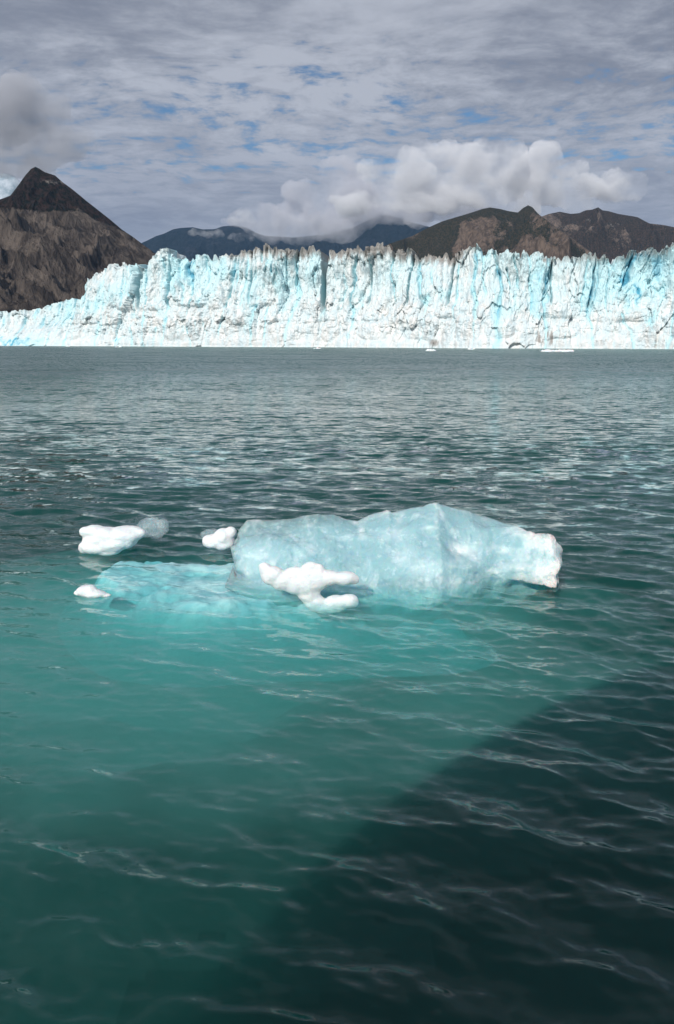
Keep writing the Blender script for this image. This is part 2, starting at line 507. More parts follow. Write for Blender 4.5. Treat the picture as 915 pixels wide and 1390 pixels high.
    blue = blue + 0.42 * sm(0.3, 0.65, rel) * sm(-0.3, 0.3, fbm(S / 30, Zg / 40, seed=93, o=2)) * (0.3 + right)
    for (x_, y_, rx, ry, k) in ((845, 377, 9, 5, 0.8), (862, 400, 3, 16, 0.8), (728, 372, 7, 16, 0.5), (884, 435, 6, 16, 0.6), (846, 408, 4, 10, 0.5), (795, 400, 14, 22, 0.3),
                                 (45, 425, 3, 12, 0.8), (2, 437, 4, 7, 0.7), (330, 370, 20, 16, 0.2), (345, 400, 14, 20, 0.3), (732, 428, 6, 4, 0.5), (170, 463, 8, 4, 0.6), (20, 466, 40, 2.2, 0.9), (493, 418, 3, 3, 0.7)):
        blue = blue + k * bump2(PX + 9 * fbm(S / 5, Zg / 5, seed=97, o=3), PYv + 9 * fbm(S / 5 + 9, Zg / 5, seed=98, o=3), x_, y_, rx, ry)
    blue = blue - 0.30 * bump2(PX, PYv, 560, 445, 150, 28) - 0.2 * (1 - upper) * sm(-0.2, 0.3, fbm(S / 12, Zg / 9, seed=99, o=3)) 
    mid = sm(280, 330, PX) * (1 - sm(600, 660, PX))
    dirt = sm(0.80, 1.02, rel) * (0.30 + 0.55 * mid + 0.35 * sm(700, 760, PX)) + 0.30 * sm(0.6, 0.95, rel) * mid * sm(-0.2, 0.4, fbm(S / 1.8, Zg / 22, seed=101, o=3))
    dirt = dirt + 0.20 * (ca + cb) * mid * upper
    dirt = dirt + 0.85 * bump2(PX, PYv, 740, 455, 18, 14) * sm(-0.2, 0.4, fbm(S / 2.2, Zg / 6, seed=103, o=3)) \
        + 0.8 * bump2(PX, PYv, 597, 465, 9, 6) + 0.5 * bump2(PX, PYv, 800, 462, 60, 6) * sm(0, 0.4, fbm(S / 2, Zg / 3, seed=104)) + 0.55 * bump2(PX, PYv, 885, 450, 16, 18) * sm(-0.1, 0.4, fbm(S / 2.2, Zg / 6, seed=105, o=3))
    dirt = dirt + 0.35 * sm(0.35, 0.6, fbm(S / 3, Zg / 5, seed=107, o=4))
    dirt = dirt * np.interp(px, [80, 200, 280], [0.5, 0.8, 1.0])[None, :]
    # the glacier's broken upper surface going back
    nb = 70
    w_ = np.linspace(0, 1, nb + 1)[1:, None]
    back = 260 * w_ ** 1.6
    Sb = s[None, :] + 0 * w_
    cr = ridged(Sb / 11, back / 8, o=4, seed=121)
    er, _, rr2, _ = worley1((back + 5 * fbm(Sb / 20, back / 20, seed=123, o=3)) / 9.0, 131)
    Zb = Htop[None, :] - 1.5 * sm(0, 4, back) + (cr - 0.55) * 6 * sm(0, 14, back) - 4.0 * er * sm(0, 8, back) + back * 0.004
    Zb = np.minimum(Zb, (H + 0.3)[None, :] * (1 + back / D0[None, :] * 0.9))
    Xb = X[-1][None, :] + 0.12 * back
    Yb = Y[-1][None, :] + back
    blb = 0.1 + 0.3 * er; dib = 0.35 + 0.25 * fbm(Sb / 6, back / 6, seed=140) + 0.3 * sm(280, 330, px)[None, :] * (1 - sm(600, 660, px))[None, :]
    V = np.concatenate([np.stack([X, Y, Zg], -1), np.stack([Xb, Yb, Zb], -1)], 0)
    BL = np.concatenate([blue, blb + 0 * Zb], 0); DI = np.concatenate([dirt, dib + 0 * Zb], 0)
    nr, nc = BL.shape
    me = np_mesh('glacier', V.reshape(-1, 3), grid_quads(nr, nc))
    add_attr(me, 'blue', BL); add_attr(me, 'dirt', DI)
    o = link('glacier', me, glacier_material(), smooth=False)
    tag(o, 'long jagged white and pale blue glacier front standing in the sea below the mountains', 'glacier')
build_glacier()

# ------------------------------------------------------------------ mountains
def ridge_mesh(name, pts, Dfun, foot, back, rough, mat, seed, nd=170, step=1.2, pxr=(-500, 1500), gully=1.0, label=None, shape=1.0, nscale=1.0, attrs=None):
    """terrain: crest follows the skyline pts (photo px) at depth Dfun(px); foot is the fraction of the
    depth at which the near slope reaches the water, back the fraction behind"""
    px = np.arange(pxr[0], pxr[1], step)
    xs = np.array([a for a, b in pts], float); ys = np.array([b for a, b in pts], float)
    py = np.interp(px, xs, ys)
    D = Dfun(px)
    Hc = zat(py, D)
    t = np.concatenate([np.linspace(foot, 0.0, nd), np.linspace(0, back, 40)[1:]])[:, None]   # offset as a fraction of depth
    near = t <= 0
    Y = D[None, :] * (1 + t)
    X = ((px - CX) / F / ray(CX, py)[1])[None, :] * D[None, :] * np.ones_like(t)
    # spread sideways a little less than perspective so the land is a real slope
    u = np.where(near, 1 - t / foot, 1 - t / back)
    u = np.clip(u, 0, 1)
    sc_ = D.mean() / 1000.0 * nscale
    r = ridged(X / (260 * sc_), Y / (330 * sc_), o=7, seed=seed, g=0.55)
    f = fbm(X / (90 * sc_), Y / (110 * sc_), o=6, seed=seed + 50, g=0.55)
    prof = u ** shape
    amp = rough * sc_ * 100
    mod = np.clip((1 - u) * 5, 0, 1) * np.clip(u * 4, 0, 1)
    Z = Hc[None, :] * prof + ((r - 0.38) * amp * 2.2 * gully + f * amp * 0.7) * mod
    # small crags on the crest itself
    Z = Z + fbm(X / (14 * sc_), Y / (14 * sc_), o=4, seed=seed + 90) * amp * 0.028 * np.clip(u * 3, 0, 1)
    Z = np.where(u <= 0, -8, Z)
    # the near ribs stay lower than the sight line to the crest behind them
    dyr = ray(CX, py)[1][None, :]
    pa = CX + X / Y * F * dyr
    cap = zat(np.interp(pa, xs, ys), Y)
    Z = np.minimum(Z, cap + 0.015 * amp * np.clip(f, -1, 1) - 0.01 * amp)
    V = np.stack([X, Y, Z], -1)
    nr, nc = Z.shape
    me = np_mesh(name, V.reshape(-1, 3), grid_quads(nr, nc))
    if attrs:
        PY = HOR - (Z - CAM_H) / Y * F   # only used to lay rock and plant belts where they grow
        for k, fn in attrs.items():
            add_attr(me, k, fn(pa, PY, u + 0 * Z, r, f))
    o = link(name, me, mat, smooth=False)
    tag(o, label, kind='structure')
    return o

def rock_material(name, rock_a, rock_b, veg_a, veg_b, sc_, vein=(0.16, 0.15, 0.15)):
    m = NT(name)
    p = m.pos()
    rk = m.attr('rock'); 
    n1 = m.noise(p, 0.016 * sc_, 8, 0.68); n2 = m.noise(m.scalev(p, (1, 1, 0.35)), 0.035 * sc_, 8, 0.65, 0.6)
    n3 = m.noise(m.scalev(p, (1, 1, 0.6)), 0.10 * sc_, 6, 0.7)
    rock = m.mix(m.mapr(n2, 0.35, 0.65), rock_a, rock_b)
    rock = m.mix(m.mapr(n3, 0.60, 0.75, 0, 0.6), rock, vein)
    veg = m.mix(m.mapr(n3, 0.4, 0.6), veg_a, veg_b)
    f = m.mapr(m.math('ADD', rk, m.math('MULTIPLY', m.math('SUBTRACT', m.math('ADD', m.math('MULTIPLY', n1, 0.5), m.math('MULTIPLY', n3, 0.5)), 0.5), 1.6)), 0.42, 0.58)
    col = m.mix(f, veg, rock)
    pale = m.attr('pale')
    col = m.mix(m.mapr(m.math('ADD', pale, m.math('MULTIPLY', m.math('SUBTRACT', n3, 0.5), 1.2)), 0.5, 0.8, 0, 0.8), col, (0.26, 0.24, 0.22))
    h = m.math('ADD', m.math('MULTIPLY', n3, 8 / sc_), m.math('MULTIPLY', n2, 22 / sc_))
    m.surf(m.bsdf(col, 0.9, 0.1, bump=h, bstr=0.9, bdist=1.0))
    return m.m

# left mountain
Lp = [(-600, 240), (-300, 225), (-150, 240), (-60, 262), (0, 270), (14, 265), (24, 252), (34, 238), (42, 229), (48, 226), (54, 229), (60, 233), (75, 238), (85, 247), (95, 254), (105, 262), (117, 272),
      (130, 282), (150, 298), (165, 311), (180, 321), (192, 330), (203, 338), (230, 358), (280, 392), (340, 430), (400, 470)]
def rkL(px, py, u, r, f):
    line = np.interp(px, [-300, 0, 60, 110, 160, 200, 260], [300, 296, 302, 300, 325, 345, 380])
    k = sm(-9, 9, py - line + 14 * f)
    edge = sm(0, 1, (py - np.interp(px, [a for a, b in Lp], [b for a, b in Lp])) / 22.0)
    return np.clip(0.12 + 0.8 * k * (0.35 + 0.65 * edge), 0, 1)
def plL(px, py, u, r, f):
    return 0.62 * bump2(px, py, 70, 266, 34, 5) + 0.35 * bump2(px, py, 40, 300, 60, 5) + 0.3 * bump2(px, py, 110, 340, 40, 30)
matL = rock_material('left_mountain_rock', (0.042, 0.034, 0.030), (0.150, 0.122, 0.102), (0.008, 0.010, 0.007), (0.040, 0.024, 0.020), 1.0, (0.022, 0.020, 0.020))
ridge_mesh('mountain', Lp, lambda p: 1900 + 0 * p, -0.40, 0.5, 0.62, matL, 5, nd=420, step=0.8, pxr=(-500, 398), gully=1.2, shape=0.85, nscale=0.55,
           label='dark brown rocky mountain with a green upper ridge at the left', attrs={'rock': rkL, 'pale': plL})

# snow field hanging behind its left shoulder
def snow_material():
    m = NT('snow')
    p = m.pos()
    n = m.noise(p, 0.02, 6, 0.6)
    m.surf(m.bsdf(m.mix(m.mapr(n, 0.4, 0.6), (0.50, 0.56, 0.62), (0.28, 0.36, 0.42)), 0.6, 0.3, bump=m.noise(p, 0.06, 6, 0.7), bstr=0.8, bdist=6))
    return m.m
Sp = [(-500, 190), (-200, 215), (-60, 228), (0, 234), (12, 236), (22, 241), (32, 252), (60, 270), (120, 330)]
one = lambda px, py, u, r, f: 0 * px
ridge_mesh('snowfield', Sp, lambda p: 2900 + 0 * p, -0.2, 0.3, 0.10, snow_material(), 15, nd=120, step=2, pxr=(-500, 120),
           label='pale hanging snowfield behind the shoulder of the left mountain')

# far blue range
Bp = [(-200, 330), (100, 345), (180, 335), (200, 326), (212, 320), (222, 317), (235, 311), (245, 309), (262, 308), (275, 311), (290, 311), (302, 307), (318, 306), (335, 309), (348, 316), (360, 320), (400, 322),
      (440, 318), (480, 308), (505, 296), (520, 291), (532, 293), (545, 296), (560, 302), (600, 312), (660, 318), (740, 318), (800, 316), (900, 320), (1100, 310), (1400, 316)]
matB = rock_material('far_range_hazed_rock', (0.020, 0.025, 0.034), (0.038, 0.042, 0.052), (0.010, 0.015, 0.020), (0.020, 0.025, 0.032), 0.3, (0.09, 0.09, 0.09))  # dark rock and plants; the navy tint paints in the blue of distant air
ridge_mesh('mountain_range', Bp, lambda p: 8600 + 0 * p, -0.25, 0.3, 0.42, matB, 25, nd=200, step=1.5, pxr=(-200, 1400), nscale=0.5,
           label='dark blue far mountain range half hidden by cloud', attrs={'rock': lambda px, py, u, r, f: 0.4 + 0.5 * f, 'pale': lambda px, py, u, r, f: 0 * px})

# right hills
H1 = [(440, 400), (480, 360), (510, 338), (530, 330), (560, 320), (580, 309), (600, 300), (620, 294), (640, 288), (655, 283), (665, 281), (678, 283), (690, 286), (703, 288), (710, 282), (717, 278), (723, 281),
      (730, 289), (740, 297), (755, 308), (775, 322), (800, 340), (840, 370), (900, 420), (960, 470)]
H2 = [(560, 420), (640, 360), (700, 315), (735, 294), (745, 290), (760, 287), (775, 290), (786, 289), (795, 285), (804, 284), (812, 281), (818, 285), (826, 286), (840, 290), (852, 292), (865, 294), (874, 299), (882, 303),
      (900, 305), (915, 308), (960, 316), (1050, 300), (1200, 330), (1500, 350)]
def rkH(px, py, u, r, f):
    return np.clip(0.40 + 1.1 * f + 0.12 * sm(300, 335, py) * bump2(px, 0, 720, 0, 60, 1), 0, 1)
def plH(px, py, u, r, f):
    return 0.55 * sm(0.05, 0.45, fbm(px / 26, py / 5, seed=300, o=4)) * bump2(px, py, 800, 318, 70, 18) + 0.35 * sm(0.1, 0.5, fbm(px / 30, py / 7, seed=301, o=4))
matH1 = rock_material('near_hill_ground', (0.065, 0.048, 0.036), (0.17, 0.125, 0.095), (0.012, 0.018, 0.010), (0.062, 0.047, 0.030), 1.8, (0.05, 0.04, 0.035))
ridge_mesh('hill', H1, lambda p: 3700 + 0 * p, -0.35, 0.4, 0.62, matH1, 35, nd=300, step=0.8, pxr=(440, 960), nscale=0.45,
           label='brown and green hill with a small sharp summit right of centre', attrs={'rock': rkH, 'pale': lambda *a: 0.6 * plH(*a)})
matH2 = rock_material('right_hill_ground', (0.060, 0.044, 0.035), (0.19, 0.145, 0.115), (0.018, 0.018, 0.013), (0.07, 0.047, 0.035), 1.6, (0.05, 0.042, 0.04))
ridge_mesh('hill', H2, lambda p: 4500 + 0 * p, -0.25, 0.4, 0.62, matH2, 45, nd=300, step=0.8, pxr=(560, 1500), nscale=0.45,
           label='bare brown craggy hill with pale patches at the right edge', attrs={'rock': rkH, 'pale': plH})

# ------------------------------------------------------------------ clouds
def cloud_material(name, dens, freq, col):
    m = NT(name)
    v = m.n('ShaderNodeVolumePrincipled')
    v.inputs['Color'].default_value = (*col, 1)
    n = m.noise(m.pos(), freq, 4, 0.6)
    m.put(v.inputs['Density'], m.mapr(n, 0.38, 0.66, dens * 0.10, dens * 1.6))
    v.inputs['Anisotropy'].default_value = -0.15
    m.volm(v.outputs[0])
    return m.m

def cloud(name, blobs, D, dens, label, seed, voxel, puff, group=None, depthk=0.6, col=(0.985, 0.985, 0.99)):
    """blobs: (px, py, rx, ry) in photo pixels, each filled with smaller puffs, at depth D"""
    rng = random.Random(seed)
    bm = bmesh.new()
    k = D / F
    for (px, py, rx, ry) in blobs:
        n = max(3, int(rx * ry / (puff * puff) * 2.6))
        for i in range(n):
            while True:
                a, b, c = (rng.uniform(-1, 1) for _ in range(3))
                if a * a + b * b + c * c < 1: break
            rr = puff * rng.uniform(0.55, 1.15) * k
            x, y, z = at(px + a * rx, py + b * ry, D)
            y = D + c * min(rx, ry * 1.6) * k * depthk
            mt = Matrix.Translation((float(x), float(y), float(z))) @ Matrix.Diagonal((rr * 1.25, rr * 1.1, rr * 0.8, 1))
            bmesh.ops.create_icosphere(bm, subdivisions=2, radius=1, matrix=mt)
    me = bpy.data.meshes.new(name); bm.to_mesh(me); bm.free()
    tmp = bpy.data.objects.new('tmp', me); COL.objects.link(tmp)
    md = tmp.modifiers.new('r', 'REMESH'); md.mode = 'VOXEL'; md.voxel_size = voxel * k
    dg = bpy.context.evaluated_depsgraph_get()
    me2 = bpy.data.meshes.new_from_object(tmp.evaluated_get(dg))
    bpy.data.objects.remove(tmp); bpy.data.meshes.remove(me)
    bm = bmesh.new(); bm.from_mesh(me2); seen = set(); drop = []
    for v0 in bm.verts:
        if v0 in seen: continue
        st_ = [v0]; seen.add(v0); isl = [v0]
        while st_:
            for e_ in st_.pop().link_edges:
                for v1 in e_.verts:
                    if v1 not in seen: seen.add(v1); st_.append(v1); isl.append(v1)
        if len(isl) < 200: drop += isl
    bmesh.ops.delete(bm, geom=drop, context='VERTS'); bm.to_mesh(me2); bm.free(); me2.update()
    n = len(me2.vertices)
    co_ = np.empty(n * 3, np.float32); me2.vertices.foreach_get('co', co_); co_ = co_.reshape(-1, 3).astype(float)
    no = np.empty(n * 3, np.float32); me2.vertices.foreach_get('normal', no); no = no.reshape(-1, 3)
    q = co_ / (k * puff)
    dsp = (0.45 * fbm(q[:, 0] * 0.9, q[:, 1] * 0.9, q[:, 2] * 0.9 + 0.01, o=5, seed=seed, g=0.62) + 0.25 * (np.abs(fbm(q[:, 0] * 2.2, q[:, 1] * 2.2, q[:, 2] * 2.2 + 0.01, o=3, seed=seed + 5)) - 0.2)) * puff * k
    co_ = co_ + no * dsp[:, None]
    me2.vertices.foreach_set('co', co_.astype(np.float32).ravel()); me2.update()
    me2.name = name
    me2.materials.clear()
    o = link(name, me2, cloud_material(name, dens, 1.0 / (puff * k * 2.4), col))
    tag(o, label, 'cloud', group)
    return o

cloud('cumulus_cloud', [(560, 232, 105, 30), (640, 238, 100, 42), (600, 208, 60, 16), (690, 222, 66, 30), (770, 250, 66, 26), (835, 252, 40, 24), (690, 272, 120, 16), (850, 238, 20, 13), (540, 262, 120, 24)],
      5200, 1 / 130, 'large billowing white cumulus cloud above the brown hills at right', 3, 3.2, 19, col=(0.94, 0.94, 0.955))
cloud('cloud_bank', [(420, 292, 80, 24), (500, 280, 80, 28), (460, 258, 70, 16), (390, 310, 50, 12), (570, 276, 70, 24), (440, 308, 80, 12), (610, 272, 60, 18), (345, 300, 34, 11), (470, 240, 40, 10)],
      6200, 1 / 150, 'low grey cloud bank hiding the blue peaks above the glacier centre', 5, 3.4, 19, col=(0.80, 0.80, 0.84))
cloud('mountain_cloud', [(0, 180, 60, 40), (-60, 190, 60, 60), (60, 184, 54, 26), (-8, 132, 70, 32), (50, 160, 50, 26), (96, 200, 36, 14), (40, 218, 56, 10), (-20, 215, 40, 14), (20, 226, 50, 7)],
      2060, 1 / 75, 'soft grey cloud clinging to the peak of the left mountain', 7, 4.5, 26, col=(0.66, 0.67, 0.71))  # low grey albedo paints in the shade of the clouds above
cloud('wisp_cloud', [(290, 318, 34, 3.5), (330, 322, 22, 5), (262, 314, 14, 2)],
      7600, 1 / 260, 'thin pale wisp of mist lying across the far blue range', 9, 1.6, 5)
cloud('small_cloud', [(330, 295, 18, 10), (305, 300, 12, 6)],
      9300, 1 / 180, 'small bright cloud puff behind the far blue range', 12, 2.0, 7)

# ------------------------------------------------------------------ air between here and the far range
bm = bmesh.new()
bmesh.ops.create_cube(bm, size=1, matrix=Matrix.Translation((0, 0, (1650 - 16) / 2)) @ Matrix.Diagonal((26000, 26000, 1666, 1)))
me = bpy.data.meshes.new('haze'); bm.to_mesh(me); bm.free()
hz = NT('haze_air')
hv = hz.n('ShaderNodeVolumePrincipled'); hv.inputs['Color'].default_value = (0.30, 0.60, 1.0, 1); hv.inputs['Density'].default_value = 2.0e-5
hz.volm(hv.outputs[0])
tag(link('haze', me, hz.m, smooth=False), 'thin bluish air between the water and the far range', kind='stuff')

# ------------------------------------------------------------------ foreground ice
def clear_ice_material(name, dens=4.0, frost=0.58, tint=(0.50, 0.83, 0.93), vol=(0.68, 0.95, 0.995)):
    m = NT(name)
    p = m.pos()
    n1 = m.noise(p, 1.7, 6, 0.62, 0.7); n2 = m.noise(p, 9.0, 6, 0.7); n3 = m.noise(p, 42.0, 4, 0.7)
    white = m.attr('white')
    w = m.math('ADD', white, m.math('ADD', m.mapr(n1, 0.50, 0.70, 0, 0.5), m.math('ADD', m.mapr(n2, 0.54, 0.70, 0, 0.35), m.mapr(n3, 0.62, 0.72, 0, 0.5))), clamp=True)
    col = m.mix(w, tint, (0.80, 0.90, 0.92))
    bn = m.n('ShaderNodeBump'); m.put(bn.inputs['Height'], m.math('ADD', m.math('MULTIPLY', n2, 0.6), m.math('MULTIPLY', n3, 0.4)))
    bn.inputs['Strength'].default_value = 0.55; bn.inputs['Distance'].default_value = 0.06
    nr = bn.outputs[0]
    pb = m.n('ShaderNodeBsdfPrincipled'); m.put(pb.inputs['Base Color'], col); m.put(pb.inputs['Normal'], nr)
    pb.inputs['Roughness'].default_value = 0.5; pb.inputs['Specular IOR Level'].default_value = 0.2
    pb.inputs['Subsurface Weight'].default_value = 0.8; pb.inputs['Subsurface Radius'].default_value = (0.10, 0.28, 0.36); pb.inputs['Subsurface Scale'].default_value = 1.0
    mt = pb
    tr = m.n('ShaderNodeBsdfTransparent')
    mx = m.n('ShaderNodeMixShader'); m.put(mx.inputs[0], m.math('ADD', m.math('MULTIPLY', frost, m.math('SUBTRACT', 1.0, m.math('MULTIPLY', m.attr('clear'), 0.35))), m.math('MULTIPLY', w, 1.0 - frost), clamp=True))
    m.t.links.new(tr.outputs[0], mx.inputs[1]); m.t.links.new(mt.outputs[0], mx.inputs[2])
    g = m.n('ShaderNodeNewGeometry')
    c = m.math('ABSOLUTE', m.vec('DOT_PRODUCT', nr, g.outputs['Incoming']))
    fr = m.math('ADD', 0.02, m.math('MULTIPLY', 0.6, m.math('POWER', m.math('SUBTRACT', 1.0, m.math('MINIMUM', c, 1.0)), 5.0)))
    gl = m.n('ShaderNodeBsdfGlossy'); gl.inputs['Roughness'].default_value = 0.10; m.put(gl.inputs['Normal'], nr)
    m2 = m.n('ShaderNodeMixShader'); m.put(m2.inputs[0], fr)
    m.t.links.new(mx.outputs[0], m2.inputs[1]); m.t.links.new(gl.outputs[0], m2.inputs[2])
    m.surf(m2.outputs[0])
    v = m.n('ShaderNodeVolumeScatter'); v.inputs['Color'].default_value = (*vol, 1); v.inputs['Density'].default_value = dens
    m.volm(v.outputs[0])
    return m.m

def white_ice_material():
    m = NT('white_ice')
    p = m.pos()
    n1 = m.noise(p, 5.0, 6, 0.6); n2 = m.noise(p, 45.0, 4, 0.7)
    col = m.mix(m.mapr(n1, 0.42, 0.7), (0.90, 0.92, 0.93), (0.80, 0.88, 0.91))
    n3 = m.noise(p, 110.0, 3, 0.7)
    h = m.math('ADD', m.math('MULTIPLY', n1, 1.0), m.math('ADD', m.math('MULTIPLY', n2, 0.7), m.math('MULTIPLY', n3, 0.25)))
    m.surf(m.bsdf(col, 0.4, 0.4, bump=h, bstr=0.65, bdist=0.05, **{'Subsurface Weight': 0.6, 'Subsurface Radius': (0.02, 0.04, 0.05), 'Subsurface Scale': 1.0}))
    return m.m

def sunk_ice_material():
    m = NT('sunken_ice')
    p = m.pos()
    n1 = m.noise(p, 1.5, 6, 0.62, 0.6); n2 = m.noise(p, 7.0, 5, 0.7)
    col = m.mix(m.mapr(m.math('ADD', m.math('MULTIPLY', n1, 0.7), m.math('MULTIPLY', n2, 0.3)), 0.42, 0.62), (0.52, 0.72, 0.80), (0.90, 0.93, 0.96))
    m.surf(m.bsdf(col, 0.8, 0.1, bump=n2, bstr=0.5, bdist=0.08))
    return m.m

M_clear = clear_ice_material('blue_clear_ice')
M_grey = clear_ice_material('grey_clear_ice', dens=1.6, frost=0.16, tint=(0.52, 0.68, 0.74), vol=(0.75, 0.9, 0.95))
M_white = white_ice_material()
M_sunk = sunk_ice_material()

berg = empty('iceberg', (1.6, 13.0, 0.0))
tag(berg, 'large translucent pale blue iceberg floating in the teal water', 'iceberg')

def loops_mesh(name, P, white=None, attr=None):
    """P: (ncol, nloop, 3) closed loops swept; ends capped by collapsing to their centres"""
    nc, nl, _ = P.shape
    c0 = P[0].mean(0, keepdims=True); c1 = P[-1].mean(0, keepdims=True)
    caps = []
    for c, e in ((c0, P[0]), (c1, P[-1])):
        caps.append([c + (e - c) * k for k in (0.75, 0.5, 0.25, 0.02)])
    A = np.stack(caps[0][::-1] + list(P) + caps[1], 0)
    return A, np_mesh(name, A.reshape(-1, 3), grid_quads(A.shape[0], nl, wrap=True))

def set_origin(o, parent):
    # meshes are built in world space; keep them there under their parent
    o.matrix_parent_inverse = Matrix.Translation(parent.location).inverted()

def build_berg():
    n = 460
    px = np.linspace(318, 759, n)
    top = np.interp(px, [318, 326, 335, 352, 380, 405, 430, 455, 470, 485, 500, 520, 526, 532, 545, 560, 574, 580, 590, 600, 618, 634, 650, 668, 684, 695, 712, 730, 745, 752, 759],
                    [735, 714, 705, 703, 705, 701, 697, 700, 705, 707, 700, 696, 693, 697, 694, 690, 688, 684, 681, 685, 691, 694, 701, 706, 712, 713, 720, 723, 724, 728, 745])
    front = np.interp(px, [318, 340, 380, 430, 500, 560, 590, 620, 660, 700, 735, 752, 759], [780, 786, 790, 793, 792, 796, 796, 792, 787, 793, 801, 802, 794])
    Yf = np.array([on_water(CX, f_)[1] for f_ in front])
    dep = np.interp(px, [318, 340, 420, 520, 600, 690, 745, 759], [0.35, 0.7, 0.95, 1.05, 1.0, 0.75, 0.5, 0.15])      # ridge behind the front edge
    Yr = Yf + dep
    Zr = np.array([zat(t_, y_) for t_, y_ in zip(top, Yr)])
    Yb = Yr + dep * 0.9 + 0.25
    X = (px - CX) / F * np.hypot(Yr, CAM_H * 0.9)
    Zr = np.maximum(Zr, 0.03)
    th = np.linspace(0, 2 * math.pi, 220, endpoint=False)
    # control polygon of one section: front waterline, front face, crest, back, keel
    nl = 240
    out = np.zeros((n, nl, 3))
    for i in range(n):
        yf, yr, yb, zr = Yf[i], Yr[i], Yb[i], Zr[i]
        under = np.interp(px[i], [318, 400, 640, 690, 759], [0.5, 0.15, 0.05, -0.12, -0.18])
        cy = [yf, yf + 0.10 * (yr - yf), yf + 0.45 * (yr - yf), yf + 0.8 * (yr - yf), yr, yr + 0.3 * (yb - yr), yb, yb + 0.25, yr, yf - under + 0.3, yf - under]
        kd = np.interp(px[i], [318, 400, 600, 690, 759], [0.2, 0.8, 0.9, 0.4, 0.12])
        cz = [0.02, 0.30 * zr, 0.60 * zr, 0.88 * zr, zr, 0.85 * zr, 0.0, -0.9 * kd, (-1.5 + 0.4 * math.sin(px[i] / 40)) * kd, -1.1 * kd, -0.30 * kd]
        t = np.linspace(0, len(cy), nl, endpoint=False)
        cy2 = np.array(cy + cy[:1]); cz2 = np.array(cz + cz[:1])
        out[i, :, 0] = X[i]
        out[i, :, 1] = np.interp(t, np.arange(len(cy2)), cy2)
        out[i, :, 2] = np.interp(t, np.arange(len(cz2)), cz2)
    # soften the section polygon
    for _ in range(5):
        s_ = (np.roll(out, 1, 1) + np.roll(out, -1, 1)) * 0.25 + out * 0.5
        out = s_
    for ax in (1, 2):
        for _ in range(2):
            out[1:-1, :, ax] = out[1:-1, :, ax] * 0.5 + 0.25 * (out[2:, :, ax] + out[:-2, :, ax])
    c = out.mean(1, keepdims=True)
    nrm = out - c; nrm[..., 0] = 0
    nrm /= np.linalg.norm(nrm, axis=-1, keepdims=True) + 1e-6
    x, y, z = out[..., 0], out[..., 1], out[..., 2]
    taper = np.minimum(sm(0, 12, px - 318), sm(0, 10, 759 - px) * 0.6 + 0.4)[:, None]
    big = fbm(x / 1.1, y / 0.9, z / 0.8 + 9.1, o=3, seed=401) * 0.20
    fac = -np.abs(fbm(x / 0.8 + z * 0.5, y / 0.7, z / 0.6 + 4.1, o=2, seed=402)) * 0.11 + 0.03
    med = fbm(x / 0.35, y / 0.35, z / 0.3 + 2.1, o=4, seed=403, g=0.55) * 0.06
    fin = -np.abs(fbm(x / 0.09, y / 0.09, z / 0.09 + 2.1, o=3, seed=404)) * 0.018
    crest = np.clip(1 - np.abs(z - Zr[:, None]) / 0.25, 0, 1)
    dsp = (big + fac) * (1 - 0.8 * crest) + med * (1 - 0.5 * crest) + fin
    # the frothy white right end is rougher
    rend = sm(690, 745, px)[:, None]
    dsp = dsp + rend * (-np.abs(fbm(x / 0.07, y / 0.07, z / 0.07 + 6.1, o=3, seed=405)) * 0.07 + fbm(x / 0.2, y / 0.2, z / 0.2 + .1, o=3, seed=406) * 0.06)
    # a diagonal groove and a shallow bowl on the front face
    pyv = np.array(HOR) - (z - CAM_H) / np.maximum(y, 1) * F
    dsp -= 0.10 * bump2(px[:, None], pyv, 530, 742, 10, 18)
    out = out + nrm * (dsp * taper)[..., None]
    out[..., 0] += (fbm(y / 0.25, z / 0.2, seed=408, o=4) * 0.10) * sm(735, 759, px)[:, None] - (fbm(y / 0.25, z / 0.2, seed=409, o=4) * 0.15) * (1 - sm(318, 340, px))[:, None]
    A, me = loops_mesh('ice_body', out)
    pxx = CX + A[..., 0] / np.maximum(A[..., 1], 1) * F * cp
    pyy = HOR - (A[..., 2] - CAM_H) / np.maximum(A[..., 1], 1) * F
    x, y, z = A[..., 0], A[..., 1], A[..., 2]
    nz = fbm(x / 0.22, y / 0.22, z / 0.18 + .3, o=4, seed=411)
    wh = 0.95 * sm(-0.2, 1.0, sm(665, 760, pxx) + 0.9 * nz - 0.15)
    for (x_, y_, rx, ry, k) in ((535, 728, 26, 10, 0.35), (555, 758, 22, 16, 0.3), (582, 779, 30, 14, 0.45), (584, 718, 10, 3.5, 0.7), (523, 696, 12, 5, 0.6), (733, 784, 10, 10, 0.6), (350, 760, 26, 22, 0.35), (640, 745, 14, 26, 0.25)):
        wh = wh + k * bump2(pxx + 8 * nz, pyy + 8 * nz, x_, y_, rx, ry)
    add_attr(me, 'white', np.clip(wh, 0, 1))
    add_attr(me, 'clear', np.clip(bump2(pxx, pyy, 350, 715, 60, 22) + bump2(pxx, pyy, 430, 700, 50, 14) + 0.7 * bump2(pxx, pyy, 560, 800, 40, 12) + 0.5 * nz, 0, 1))
    o = link('ice_body', me, M_clear, berg); set_origin(o, berg)
build_berg()

